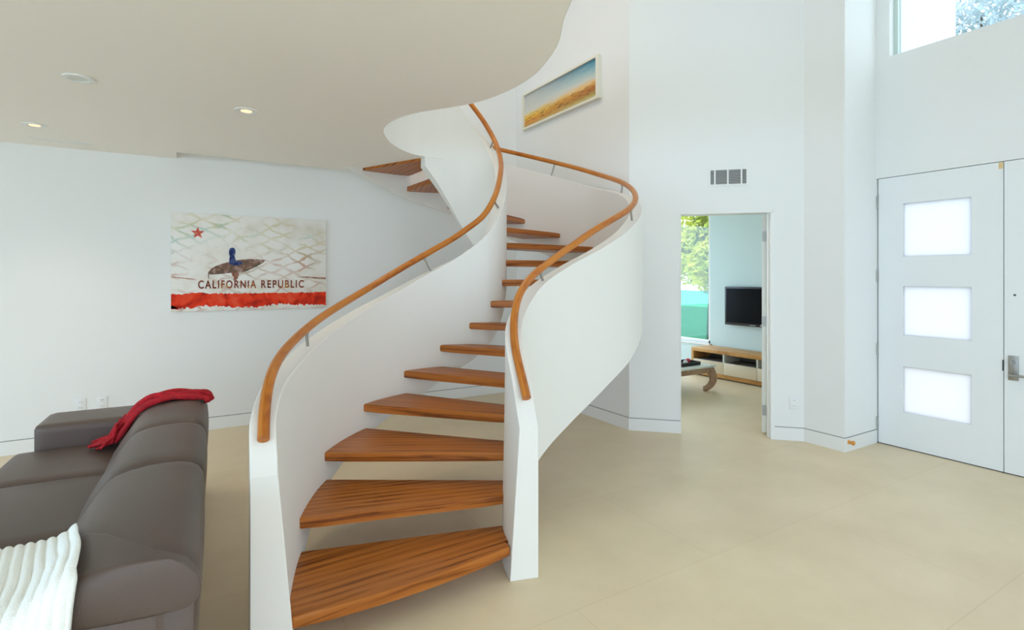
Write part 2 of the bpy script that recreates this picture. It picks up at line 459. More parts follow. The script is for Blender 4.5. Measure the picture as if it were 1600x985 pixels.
# ------------------------------------------------------------------ doorway lining and open inner door
bm = bmesh.new()
for s0, s1, z0, z1 in ((D1 - 0.022, D1, 0, DH), (D0, D0 + 0.006, 0, DH), (D0, D1, DH - 0.02, DH)):
    prism(bm, wq(s0, s1, -0.006, WT + 0.006), z0, z1)
prism(bm, wq(D1 - 0.034, D1 - 0.022, 0.05, WT - 0.045), 0, DH - 0.02)
prism(bm, wq(D1, D1 + 0.012, -0.006, 0.0), 0, DH + 0.01)
prism(bm, wq(D0, D1 + 0.012, -0.006, 0.0), DH, DH + 0.012)
finish('trim_1', bm, M['trim'])['kind'] = 'structure'
hp = A + tt * (D1 - 0.024) + nn * (WT + 0.004)
ang = math.atan2(0.51, 0.86)
d3 = empty('door_3', (hp.x, hp.y, 0), ang, kind='structure')
boxes('door_leaf', [(0.0, 0.79, 0.002, 0.042, 0.012, DH - 0.025)], M['trim'], d3, bev=0.002)
for z in (0.23, 1.10, 1.93):
    bm = bmesh.new()
    box(bm, -0.004, 0.0, -0.006, 0.038, z - 0.05, z + 0.05)
    cyl(bm, (-0.005, -0.008, z - 0.052), (-0.005, -0.008, z + 0.052), 0.007, 10)
    finish('hinge', bm, M['hinge'], d3, 40)
bm = bmesh.new()
cyl(bm, (0.73, 0.042, 1.0), (0.73, 0.09, 1.0), 0.012); tube(bm, [(0.73, 0.09, 1.0), (0.62, 0.092, 1.0)], 0.009)
finish('door_handle', bm, M['steel'], d3, 40)

# ------------------------------------------------------------------ front double door
def panel_door(name, b0, b1, panes):
    """leaf lying on the plane a = 5.46 with rectangular lights cut in it"""
    x0, x1 = 5.468, 5.515
    parts, z = [], 0.008
    zs = sorted(panes, key=lambda p: p[2])
    for (y0, y1, z0, z1) in zs:
        parts += [(x0, x1, b0, b1, z, z0), (x0, x1, b0, y0, z0, z1), (x0, x1, y1, b1, z0, z1)]
        z = z1
    parts.append((x0, x1, b0, b1, z, 2.438))
    o = boxes(name, parts, M['door']); o['kind'] = 'structure'
    for (y0, y1, z0, z1) in zs:
        boxes('frosted_pane', [(5.478, 5.488, y0, y1, z0, z1)], M['frost'], o)
    return o
mid = 1.642
lites = [(1.822, 2.344, 1.718, 2.190), (1.845, 2.335, 1.014, 1.452), (1.878, 2.325, 0.327, 0.737)]
lites = [(1.845, 2.335, a, b) for (_, _, a, b) in lites]
d1 = panel_door('door_1', mid + 0.003, 2.536, lites)
d2 = panel_door('door_2', 0.737, mid - 0.003, [(0.94, 1.43, a, b) for (_, _, a, b) in lites])
for z in (2.225, 1.545, 0.865, 0.185):
    bm = bmesh.new()
    cyl(bm, (5.462, 2.546, z - 0.055), (5.462, 2.546, z + 0.055), 0.009, 12)
    finish('hinge', bm, M['hinge'], d1, 40)
boxes('corner_mark', [(5.466, 5.469, mid + 0.004, mid + 0.03, 2.385, 2.436)], M['yellow_mark'], d1)  # yellowish mark at the leaf's top corner, built as a thin strip
boxes('edge_bolt', [(5.464, 5.469, mid - 0.002, mid + 0.008, 0.80, 0.885)], M['gap'], d1)
h = boxes('lock_plate', [(5.458, 5.469, 1.552, 1.614, 0.735, 0.925)], M['steel'], d2, bev=0.003)
bm = bmesh.new()
cyl(bm, (5.458, 1.588, 0.778), (5.415, 1.588, 0.778), 0.011); tube(bm, [(5.418, 1.60, 0.778), (5.415, 1.55, 0.778), (5.418, 1.46, 0.776)], [0.010, 0.010, 0.008])
finish('lever_handle', bm, M['steel'], h, 40)
bm = bmesh.new()
cyl(bm, (5.459, 1.585, 0.875), (5.440, 1.585, 0.875), 0.017); box(bm, 5.425, 5.440, 1.581, 1.589, 0.855, 0.895)
finish('thumb_turn', bm, M['hinge'], h, 40)
bm = bmesh.new(); cyl(bm, (5.469, 1.576, 1.395), (5.464, 1.576, 1.395), 0.008)
finish('peephole', bm, M['slot'], d2, 40)
f = boxes('trim_2', [(5.517, 5.53, DB0, DB1, 0, DZ)], M['gap']); f['kind'] = 'structure'
# open the gap backing behind the lights
bpy.data.objects.remove(f)
f = boxes('trim_2', [(5.515, 5.53, mid - 0.02, mid + 0.02, 0, DZ), (5.515, 5.53, DB0, DB1, 2.43, DZ), (5.515, 5.53, 2.53, DB1, 0, DZ), (5.515, 5.53, DB0, 0.75, 0, DZ), (5.47, 5.53, DB0, DB1, 0.0, 0.006)], M['gap'])
f['kind'] = 'structure'

# ================================================================== STAIRCASE
stair = empty('spiral_staircase', (*W(-0.3, 3.6), 0), 0, label='S-curved floating staircase with brown oak treads between white plaster stringers', cat='staircase')
SX, SY = stair.location.x, stair.location.y
ZT = table([(0, 0.0), (1, 0.168), (2, 0.336), (5, 0.84), (9, 1.512), (11, 1.848), (12, 2.015), (13, 2.187), (14, 2.362), (15, 2.54), (16, 2.715), (17, 2.89), (18, 3.06)])
LP = table([(0.9, -0.925, 2.13), (1.3, -1.00, 2.29), (2, -1.085, 2.66), (3, -1.105, 3.16), (4, -1.005, 3.65), (5, -0.80, 3.985), (6, -0.56, 4.17), (7, -0.342, 4.23), (8, -0.175, 4.27), (9, -0.082, 4.39),
            (10, -0.052, 4.62), (11, -0.052, 4.92), (12, -0.095, 5.16), (13, -0.205, 5.34), (14, -0.37, 5.425), (15, -0.55, 5.425), (16, -0.725, 5.36), (17, -0.89, 5.25)])
RP = table([(0.75, 0.039, 2.725), (1.25, 0.014, 2.82), (2, -0.022, 2.97), (2.6, -0.038, 3.09), (3.2, -0.036, 3.205), (4, 0.012, 3.36), (5, 0.14, 3.54), (6, 0.33, 3.70), (7, 0.57, 3.88), (8, 0.82, 4.13), (9, 0.985, 4.50),
            (10, 1.01, 5.06), (11, 0.85, 5.64), (12, 0.53, 5.94), (13, 0.147, 6.10), (14, -0.28, 6.18), (15, -0.71, 6.16), (16, -1.146, 6.03), (17, -1.56, 5.74), (18, -1.95, 5.35)])
LTOP = table([(0.9, 0.755), (1.0, 0.83), (1.2, 0.93), (1.6, 1.016), (2.15, 1.075), (2.85, 1.15), (3.85, 1.28), (4.8, 1.42), (5.7, 1.565), (6.6, 1.69), (7.5, 1.82), (8.4, 1.97), (9.2, 2.12), (10, 2.27),
              (11, 2.455), (12.5, 2.74), (14, 3.04), (15, 3.25), (16, 3.44), (17, 3.6)])
RTOP = table([(0.75, 0.77), (0.9, 0.81), (1.6, 1.01), (2.5, 1.16), (4, 1.35), (4.7, 1.455), (5.9, 1.598), (7.2, 1.765), (8.4, 1.98), (9, 2.10), (10, 2.31), (11, 2.47), (12.2, 2.65), (13.6, 2.84), (15, 3.08), (17, 3.45), (18, 3.6)])
LBOT = table([(0.9, -0.03), (1.4, 0.0), (3.2, 0.31), (4.3, 0.48), (5.6, 0.655), (6.1, 0.745), (7, 0.86), (8.2, 1.04), (8.9, 1.18), (9.5, 1.31), (10.5, 1.46), (12, 1.63), (14, 1.864), (15, 2.09), (16, 2.37), (17, 2.60)])
RBOT = table([(0.75, -0.15), (1.75, 0.0), (3, 0.16), (4.2, 0.312), (5.4, 0.46), (6.3, 0.597), (6.65, 0.66), (7.5, 0.82), (8.2, 0.956), (10, 1.33), (12, 1.70), (14.3, 2.13), (14.7, 2.21), (16, 2.41), (17.3, 2.67), (18, 2.8)])


def P3(f, k, z, off=0.0, side=0):
    p = Vector(f(k))
    if off:
        t = (Vector(f(k + 0.02)) - Vector(f(k - 0.02))).normalized()
        n = Vector((-t.y, t.x)) * side      # side +1 = left of travel, -1 = right of travel
        p = p + n * off
    a, b = W(*p)
    return Vector((a - SX, b - SY, z))


def flare(k, f0, k1=1.2, k2=3.6):
    if k <= k1: return f0
    if k >= k2: return 0.0
    t = (k - k1) / (k2 - k1)
    return f0 * (1 - t * t * (3 - 2 * t))


def stringer(name, f, top, bot, side, T, k0, k1, fl, label):
    bm = bmesh.new()
    n = int((k1 - k0) / 0.08)
    secs = []
    NZ = 6
    for i in range(n + 1):
        k = k0 + (k1 - k0) * i / n
        zt = top(k)[0]; zb = max(0.0, bot(k)[0])
        F = flare(k, fl)
        sec = []
        for q in range(NZ + 1):              # inner face, bottom to top
            u = q / NZ
            z = zb + (zt - zb) * u
            w = max(0.0, 1 - z / max(0.4, min(zt, 1.1)))
            sec.append(bm.verts.new(P3(f, k, z, F * w, -side)))
        for q in range(NZ, -1, -1):
            u = q / NZ
            sec.append(bm.verts.new(P3(f, k, zb + (zt - zb) * u, T, side)))
        secs.append(sec)
    m = len(secs[0])
    for a, b in zip(secs, secs[1:]):
        for j in range(m):
            bm.faces.new((a[j], a[(j + 1) % m], b[(j + 1) % m], b[j]))
    bm.faces.new(secs[0]); bm.faces.new(secs[-1][::-1])
    o = finish(name, bm, M['plaster'], stair, 24)
    bv = o.modifiers.new('soft', 'BEVEL'); bv.width = 0.004; bv.segments = 2; bv.limit_method = 'ANGLE'; bv.angle_limit = math.radians(50)
    tag(o, label)
    return o


TL, TR = 0.10, 0.10
stringer('stringer', LP, LTOP, LBOT, 1, TL, 0.9, 17.0, 0.065, 'white left stringer curling into the inside of the curve')
stringer('stringer', RP, RTOP, RBOT, -1, TR, 0.75, 17.35, 0.05, 'white right stringer sweeping round the outside of the curve')

# treads
TT = 0.052
for k in range(1, 17):
    k1 = k + 1.0 + (0.06 if k > 1 else 0.02)
    NS = 10
    z = ZT(k)[0]
    lft = [P3(LP, k + (k1 - k) * i / NS, 0, 0.004, 1) for i in range(NS + 1)]
    rgt = [P3(RP, k + (k1 - k) * i / NS, 0, 0.004, -1) for i in range(NS + 1)]
    if k == 1:
        # the lowest tread runs out in front of the right post and bows forward
        rgt = [P3(RP, 0.72 + (k1 - 0.72) * i / NS, 0, 0.0, -1) for i in range(NS + 1)]
        rgt[0] = Vector((*W(-0.012, 2.735), 0)) - Vector((SX, SY, 0))
        rgt[1] = Vector((*W(-0.045, 2.80), 0)) - Vector((SX, SY, 0))
        lft = [P3(LP, 0.93 + (k1 - 0.93) * i / NS, 0, 0.004, 1) for i in range(NS + 1)]
        lft[0] = Vector((*W(-0.87, 2.17), 0)) - Vector((SX, SY, 0))
    front = []
    NF = 8
    dx = (rgt[0] - lft[0])
    nrm = Vector((dx.y, -dx.x, 0)).normalized()
    bow = 0.035 if k == 1 else 0.0
    for i in range(1, NF):
        t = i / NF
        front.append(rgt[0].lerp(lft[0], t) + nrm * bow * math.sin(math.pi * t))
    poly = lft + rgt[::-1] + front
    bm = bmesh.new()
    lo = [bm.verts.new((p.x, p.y, z - TT)) for p in poly]
    hi = [bm.verts.new((p.x, p.y, z)) for p in poly]
    fh = bm.faces.new(hi); fl_ = bm.faces.new(lo[::-1])
    n = len(poly)
    for i in range(n):
        j = (i + 1) % n
        bm.faces.new((lo[i], lo[j], hi[j], hi[i]))
    # round the nosing
    nose = []
    fi = set(range(len(lft) + len(rgt) - 1, n)) | {0}
    for e in bm.edges:
        a, b = e.verts
        for ring in (lo, hi):
            if a in ring and b in ring and ring.index(a) in fi and ring.index(b) in fi:
                nose.append(e)
    bmesh.ops.bevel(bm, geom=nose, offset=0.014, segments=3, profile=0.5, affect='EDGES')
    uvl = bm.loops.layers.uv.new('UVMap')
    ex = dx.normalized(); ey = Vector((-ex.y, ex.x, 0))
    for fc in bm.faces:
        for lp in fc.loops:
            c = lp.vert.co
            lp[uvl].uv = (c.dot(ex) + k * 3.7, c.dot(ey) + c.z * 0.9 + k * 1.31)
    finish('tread', bm, M['tread'], stair, 40)

# handrails on slim steel pins
LRAIL = table([(1.0, 0.875), (1.2, 0.955), (1.44, 1.055), (1.9, 1.145), (2.5, 1.214), (3.1, 1.287), (4.08, 1.426), (4.92, 1.578), (5.84, 1.739), (7.08, 1.932), (8.06, 2.072), (9.02, 2.225), (10, 2.405), (11.62, 2.70),
               (12.54, 2.90), (13.3, 3.07), (13.84, 3.19), (15, 3.42), (17, 3.78)])
RRAIL = table([(0.9, 0.89), (1.04, 0.925), (1.6, 1.03), (2.2, 1.125), (2.9, 1.245), (3.5, 1.37), (4.46, 1.516), (5.4, 1.63), (6.34, 1.765), (6.76, 1.84), (7.7, 1.985), (8.4, 2.09), (9.2, 2.24), (9.82, 2.373), (10.58, 2.53),
               (11.46, 2.70), (12.26, 2.82), (13.06, 2.925), (13.66, 2.998), (14.08, 3.057), (15.5, 3.30), (17.3, 3.60)])
def rail(f, top, rz, side, T, k0, k1, pins, label):
    pts = []
    n = int((k1 - k0) / 0.09)
    def rp(k):
        return P3(f, k, rz(k)[0], T * 0.5, side)
    for i in range(n + 1):
        pts.append(rp(k0 + (k1 - k0) * i / n))
    for _ in range(8):
        pts = [pts[0]] + [(pts[i - 1] + pts[i] * 2 + pts[i + 1]) / 4 for i in range(1, len(pts) - 1)] + [pts[-1]]
    bm = bmesh.new()
    rings = tube(bm, pts, 0.0235, 16)
    bmesh.ops.recalc_face_normals(bm, faces=bm.faces[:])
    uvl = bm.loops.layers.uv.new('UVMap')
    idx = {}
    s = 0.0
    for i, r in enumerate(rings):
        if i: s += (pts[i] - pts[i - 1]).length
        for j, v in enumerate(r): idx[v] = (s, j * 0.01)
    for fc in bm.faces:
        for lp in fc.loops: lp[uvl].uv = idx.get(lp.vert, (0, 0))
    o = finish('handrail', bm, M['rail'], stair, 50)
    tag(o, label)
    for k in pins:
        a = rp(k); t = (rp(k + 0.05) - rp(k - 0.05)).normalized()
        pz = math.sqrt(1 - t.z * t.z)
        q = a - (Vector((0, 0, 1)) - t * t.z).normalized() * ((a.z - top(k)[0]) * pz + 0.012)
        b2 = bmesh.new()
        tube(b2, [q, a - (a - q).normalized() * 0.015], 0.0082, 10)
        tube(b2, [a - (a - q).normalized() * 0.03, a - (a - q).normalized() * 0.018], 0.013, 10)
        finish('rail_bracket', b2, M['steel'], o, 40)
rail(LP, LTOP, LRAIL, 1, TL, 1.03, 17.0, (2.75, 5.6, 8.6, 12.4, 15.2), 'left round oak handrail on steel pins')
rail(RP, RTOP, RRAIL, -1, TR, 0.98, 17.3, (5.0, 8.3, 10.1, 12.2, 14.6, 16.6), 'right round oak handrail on steel pins')

# ================================================================== SOFA
sofa = empty('leather_sofa', (0.0, 1.62, 0), math.radians(-2.0), label='taupe leather three-seat sofa with thick low back, left of the stairs', cat='sofa')
def loft_profile(bm, prof, stations):
    """closed profile (x,z) at stations (y, inset)"""
    cx = sum(p[0] for p in prof) / len(prof); cz = sum(p[1] for p in prof) / len(prof)
    rings = []
    for y, ins in stations:
        ring = []
        m = len(prof)
        for i, (x, z) in enumerate(prof):
            a = Vector(prof[i - 1]); c = Vector(prof[(i + 1) % m]); t = (c - a).normalized(); n = Vector((t.y, -t.x))
            if n.dot(Vector((x - cx, z - cz))) < 0: n = -n
            q = Vector((x, z)) - n * ins
            ring.append(bm.verts.new((q.x, y, q.y)))
        rings.append(ring)
    m = len(prof)
    for a, b in zip(rings, rings[1:]):
        for j in range(m): bm.faces.new((a[j], a[(j + 1) % m], b[(j + 1) % m], b[j]))
    bm.faces.new(rings[0][::-1]); bm.faces.new(rings[-1])
PROF = [(-0.41, 0.30), (-0.445, 0.44), (-0.45, 0.50), (-0.435, 0.54), (-0.40, 0.60), (-0.365, 0.655), (-0.332, 0.704), (-0.312, 0.726), (-0.288, 0.742), (-0.24, 0.757), (-0.18, 0.766), (-0.12, 0.768), (-0.07, 0.765),
        (-0.03, 0.755), (0.0, 0.735), (0.016, 0.705), (0.02, 0.66), (0.018, 0.58), (0.008, 0.42), (-0.01, 0.22)]
seams = [0.12, 1.09, 1.78, 2.50]
for y0, y1 in zip(seams, seams[1:]):
    L_ = y1 - y0
    st = [(y0, 0.055), (y0 + 0.004, 0.030), (y0 + 0.014, 0.014), (y0 + 0.05, 0.003), (y0 + 0.12, -0.002), (y0 + L_ / 2, -0.006), (y1 - 0.12, -0.002), (y1 - 0.05, 0.003), (y1 - 0.014, 0.014), (y1 - 0.004, 0.030), (y1, 0.055)]
    bm = bmesh.new(); loft_profile(bm, PROF, st)
    finish('back_cushion', bm, M['leather'], sofa, 60)
ys = [0.50, 1.08, 1.89, 2.52]
for y0, y1 in zip(ys, ys[1:]):
    bm = bmesh.new()
    rounded(bm, -0.97, -0.39, y0, y1, 0.27, 0.515, 0.045, (0.0, 0.0, 0.018), 10)
    finish('seat_cushion', bm, M['leather'], sofa, 60)
# far arm: flat-topped pad
bm = bmesh.new(); rounded(bm, -0.875, 0.0, 2.50, 2.87, 0.10, 0.66, 0.030, (0, 0, 0.006), 12)
finish('armrest', bm, M['leather'], sofa, 60)
# near arm: the pad that turns the corner into the back
def sm(t):
    t = max(0, min(1, t)); return t * t * (3 - 2 * t)
ARMTOP = table([(-1.0, 0.690), (-0.42, 0.692), (-0.36, 0.702), (-0.33, 0.722), (-0.29, 0.755), (-0.24, 0.774), (-0.18, 0.783), (-0.10, 0.784), (-0.05, 0.775), (0.0, 0.745), (0.03, 0.72)])
def na(x, y, z):
    ymax = 0.56 - 0.44 * sm((x + 0.40) / 0.40)
    yy = 0.10 + (y - 0.10) / 0.58 * max(0.05, ymax - 0.10)
    top = ARMTOP(x)[0]
    zz = 0.63 + (z - 0.63) / 0.09 * (top - 0.63)
    return (x, yy, zz)
bm = bmesh.new(); rounded(bm, -0.93, 0.024, 0.10, 0.68, 0.63, 0.72, 0.044, (0, 0, 0.0), 16, na)
finish('armrest', bm, M['leather'], sofa, 70)
boxes('side_panel', [(-0.90, -0.075, 0.116, 0.20, 0.07, 0.64)], M['leather'], sofa, bev=0.012)
boxes('corner_panel', [(-0.068, 0.010, 0.116, 0.22, 0.07, 0.66)], M['leather'], sofa, bev=0.012)
boxes('arm_core', [(-0.90, -0.38, 0.16, 0.54, 0.07, 0.65)], M['leather'], sofa, bev=0.02)
boxes('base_frame', [(-0.86, -0.02, 0.16, 2.84, 0.07, 0.30)], M['leather_dark'], sofa, bev=0.01)
for x, y in ((-0.80, 0.24), (-0.08, 0.24), (-0.80, 2.78), (-0.08, 2.78)):
    bm = bmesh.new(); tube(bm, [(x, y, 0.0), (x, y, 0.08)], [0.022, 0.03], 12)
    finish('foot', bm, M['foot'], sofa, 40)
SR = Matrix.Translation((0.0, 1.62, 0)) @ Matrix.Rotation(math.radians(-2.0), 4, 'Z')

# red throw over the far end of the back
throw = empty('red_throw', SR @ Vector((0, 2.36, 0.0)), math.radians(-2.0), label='crumpled red knitted throw with fringe, draped over the far end of the sofa back', cat='throw')
pathx = catmull([(0.026, 0.745), (0.016, 0.765), (-0.015, 0.783), (-0.07, 0.792), (-0.15, 0.795), (-0.24, 0.789), (-0.315, 0.765), (-0.375, 0.695), (-0.42, 0.625), (-0.458, 0.575)], 4)
bm = bmesh.new()
rnd = random.Random(3)
for s, (oy, oz, rr) in enumerate([(-0.070, 0.000, 0.016), (-0.042, 0.003, 0.019), (-0.008, 0.004, 0.020), (0.026, 0.003, 0.019), (-0.022, 0.022, 0.018), (0.055, 0.000, 0.017), (0.012, 0.024, 0.016)]):
    pts, rad = [], []
    for i, p in enumerate(pathx):
        u = i / (len(pathx) - 1)
        spread = 1.0 + 0.5 * max(0, u - 0.6) / 0.4
        a, c = pathx[max(0, i - 1)], pathx[min(len(pathx) - 1, i + 1)]
        t = (c - a).normalized(); n = Vector((t.y, -t.x))
        if n.y < 0 and abs(n.y) > 0.05: n = -n
        if abs(n.y) <= 0.05: n = Vector((1, 0)) if p.x > -0.2 else Vector((-1, 0))
        q = p + n * (oz - 0.006)
        pts.append((q.x, oy * spread + 0.008 * math.sin(7 * u + s * 2), q.y + 0.004 * math.sin(17 * u + s)))
        rad.append(rr * (0.9 + 0.18 * math.sin(23 * u + s * 1.7)))
    tube(bm, pts, rad, 12)
finish('knit_folds', bm, M['red'], throw, 70)
for i in range(36):
    y = rnd.uniform(-0.10, 0.10)
    p0 = Vector((-0.42 + rnd.uniform(-0.03, 0.03), y, 0.625 + rnd.uniform(-0.02, 0.06)))
    p1 = Vector((-0.475 + rnd.uniform(-0.02, 0.01), y + rnd.uniform(-0.03, 0.01), 0.565 + rnd.uniform(0, 0.015)))
    p2 = Vector((-0.53 + rnd.uniform(-0.06, 0.03), y + rnd.uniform(-0.07, 0.01), 0.548 + rnd.uniform(0, 0.01)))
    bm = bmesh.new()
    tube(bm, catmull([p0, p1, p2], 4) if False else [p0, p0.lerp(p1, 0.5), p1, p1.lerp(p2, 0.5), p2], [0.010, 0.011, 0.010, 0.008, 0.004], 7)
    finish('fringe', bm, M['red'], throw, 60)

# white ribbed blanket over the near arm
bl = empty('white_blanket', SR @ Vector((-0.6, 0.3, 0.0)), math.radians(-2.0), label='white ribbed plush blanket spread over the near armrest of the sofa', cat='blanket')
prof = catmull([(0.50, 0.556), (0.43, 0.562), (0.345, 0.575), (0.30, 0.61), (0.272, 0.68), (0.235, 0.722), (0.16, 0.738), (0.04, 0.738), (-0.06, 0.734), (-0.17, 0.725), (-0.222, 0.69), (-0.235, 0.58), (-0.24, 0.40), (-0.245, 0.22)], 4)
NX = 240
x0, x1 = -0.40, 0.275
bm = bmesh.new()
grid = []
for i in range(NX + 1):
    u = i / NX
    x = x0 + (x1 - x0) * u
    row = []
    for j, p in enumerate(prof):
        v = j / (len(prof) - 1)
        a, c = prof[max(0, j - 1)], prof[min(len(prof) - 1, j + 1)]
        t = (c - a).normalized(); n = Vector((-t.y, t.x))
        if n.y < -0.2 or (abs(n.y) < 0.2 and n.x > 0): n = -n
        if 0.2 < v < 0.33: n = Vector((0.5, 0.8)).normalized()
        rib = 0.0085 * abs(math.sin(math.pi * (x + 0.006 * math.sin(9 * v)) / 0.025)) ** 0.7
        q = p + n * (rib + 0.004 * math.sin(5 * v + 3 * u))
        xx = x + 0.065 * u * sm((v - 0.30) / 0.4) + 0.010 * math.sin(11 * v) * u - 0.02 * u * sm((0.3 - v) / 0.1)
        lift = (ARMTOP(xx - 0.6)[0] - 0.692) * sm((v - 0.10) / 0.2) * (1 - sm((v - 0.86) / 0.14))
        row.append(bm.verts.new((xx, q.x, q.y + lift)))
    grid.append(row)
for a, b in zip(grid, grid[1:]):
    for j in range(len(prof) - 1): bm.faces.new((a[j], a[j + 1], b[j + 1], b[j]))
o = finish('ribbed_cloth', bm, M['blanket'], bl, 80)
so = o.modifiers.new('thick', 'SOLIDIFY'); so.thickness = 0.010; so.offset = -1
# ================================================================== WALL ART
def art_canvas_mat():
    m, nt, b, N, L = new_mat('weathered_net_print')
    tc = N.new('ShaderNodeTexCoord')
    sep = N.new('ShaderNodeSeparateXYZ'); L.new(tc.outputs['Object'], sep.inputs[0])
    base_n = N.new('ShaderNodeTexNoise'); base_n.inputs['Scale'].default_value = 4; base_n.inputs['Detail'].default_value = 6
    L.new(tc.outputs['Object'], base_n.inputs['Vector'])
    base_r = ramp(N, [(0.3, (0.74, 0.70, 0.61)), (0.5, (0.84, 0.82, 0.77)), (0.7, (0.87, 0.86, 0.83))])
    L.new(base_n.outputs['Fac'], base_r.inputs['Fac'])
    # two families of slanting net cords
    facs = []
    for rot, seed in ((0.42, 0.0), (-0.45, 3.0)):
        mp = N.new('ShaderNodeMapping'); mp.inputs['Rotation'].default_value = (0, rot, 0); mp.inputs['Location'].default_value = (seed, 0, seed)
        L.new(tc.outputs['Object'], mp.inputs['Vector'])
        wv = N.new('ShaderNodeTexWave'); wv.bands_direction = 'Z'; wv.inputs['Scale'].default_value = 3.0
        wv.inputs['Distortion'].default_value = 4.5; wv.inputs['Detail'].default_value = 4; wv.inputs['Detail Scale'].default_value = 1.6
        L.new(mp.outputs['Vector'], wv.inputs['Vector'])
        r = ramp(N, [(0.80, (0, 0, 0)), (1.0, (1, 1, 1))]); L.new(wv.outputs['Fac'], r.inputs['Fac'])
        facs.append(r.outputs['Color'])
    add = N.new('ShaderNodeMath'); add.operation = 'MAXIMUM'; L.new(facs[0], add.inputs[0]); L.new(facs[1], add.inputs[1])
    patch = N.new('ShaderNodeTexNoise'); patch.inputs['Scale'].default_value = 3.2; patch.inputs['Detail'].default_value = 5
    L.new(tc.outputs['Object'], patch.inputs['Vector'])
    pr = ramp(N, [(0.42, (0, 0, 0)), (0.68, (1, 1, 1))]); L.new(patch.outputs['Fac'], pr.inputs['Fac'])
    mul = N.new('ShaderNodeMath'); mul.operation = 'MULTIPLY'; L.new(add.outputs[0], mul.inputs[0]); L.new(pr.outputs['Color'], mul.inputs[1])
    mul2 = N.new('ShaderNodeMath'); mul2.operation = 'MULTIPLY'; L.new(mul.outputs[0], mul2.inputs[0]); mul2.inputs[1].default_value = 0.85
    # cord colour: teal/olive at the top, rust below
    cn = N.new('ShaderNodeTexNoise'); cn.inputs['Scale'].default_value = 2.3; cn.inputs['Detail'].default_value = 2
    L.new(tc.outputs['Object'], cn.inputs['Vector'])
    topc = ramp(N, [(0.40, (0.10, 0.42, 0.34)), (0.50, (0.52, 0.50, 0.16)), (0.62, (0.62, 0.50, 0.20))]); L.new(cn.outputs['Fac'], topc.inputs['Fac'])
    lowc = ramp(N, [(0.36, (0.42, 0.14, 0.09)), (0.52, (0.55, 0.26, 0.17)), (0.64, (0.38, 0.30, 0.17))]); L.new(cn.outputs['Fac'], lowc.inputs['Fac'])
    mr = N.new('ShaderNodeMapRange'); mr.inputs['From Min'].default_value = 0.02; mr.inputs['From Max'].default_value = 0.20; L.new(sep.outputs['Z'], mr.inputs['Value'])
    cm = N.new('ShaderNodeMix'); cm.data_type = 'RGBA'; L.new(mr.outputs[0], cm.inputs['Factor']); L.new(lowc.outputs['Color'], cm.inputs[6]); L.new(topc.outputs['Color'], cm.inputs[7])
    mx = N.new('ShaderNodeMix'); mx.data_type = 'RGBA'; L.new(mul2.outputs[0], mx.inputs['Factor']); L.new(base_r.outputs['Color'], mx.inputs[6]); L.new(cm.outputs[2], mx.inputs[7])
    L.new(mx.outputs[2], b.inputs['Base Color']); b.inputs['Roughness'].default_value = 0.6
    return m


def blotch(name, c1, c2, c3, scale=14, rough=0.6):
    m, nt, b, N, L = new_mat(name)
    tc = N.new('ShaderNodeTexCoord')
    n = N.new('ShaderNodeTexNoise'); n.inputs['Scale'].default_value = scale; n.inputs['Detail'].default_value = 6; n.inputs['Distortion'].default_value = 0.6
    L.new(tc.outputs['Object'], n.inputs['Vector'])
    r = ramp(N, [(0.33, c1), (0.52, c2), (0.70, c3)]); L.new(n.outputs['Fac'], r.inputs['Fac']); L.new(r.outputs['Color'], b.inputs['Base Color'])
    b.inputs['Roughness'].default_value = rough; b.inputs['Specular IOR Level'].default_value = 0.15
    return m


CX, CZ = 0.569, 1.678
art = empty('wall_picture', (CX, 6.2, CZ), 0, label='unframed canvas with red star, surfer and red band on the left wall', cat='picture')
def ap(a, z): return (a - CX, z - CZ)
boxes('canvas', [(-0.722, 0.722, -0.042, -0.002, -0.483, 0.483)], art_canvas_mat(), art, bev=0.003)
def relief(name, pts, mat, y=-0.0425, th=0.0012):
    bm = bmesh.new()
    f = [bm.verts.new((x, y, z)) for x, z in pts]; g = [bm.verts.new((x, y - th, z)) for x, z in pts]
    bm.faces.new(f[::-1]); bm.faces.new(g)
    for i in range(len(pts)):
        j = (i + 1) % len(pts); bm.faces.new((f[i], f[j], g[j], g[i]))
    return finish(name, bm, mat, art)
sx, sz = ap(0.071, 1.968)
relief('star', [(sx + r * math.sin(i * math.pi / 5), sz + r * math.cos(i * math.pi / 5)) for i, r in ((i, 0.062 if i % 2 == 0 else 0.025) for i in range(10))],
       blotch('faded_red_star', (0.55, 0.05, 0.04), (0.62, 0.10, 0.07), (0.72, 0.30, 0.22), 30))
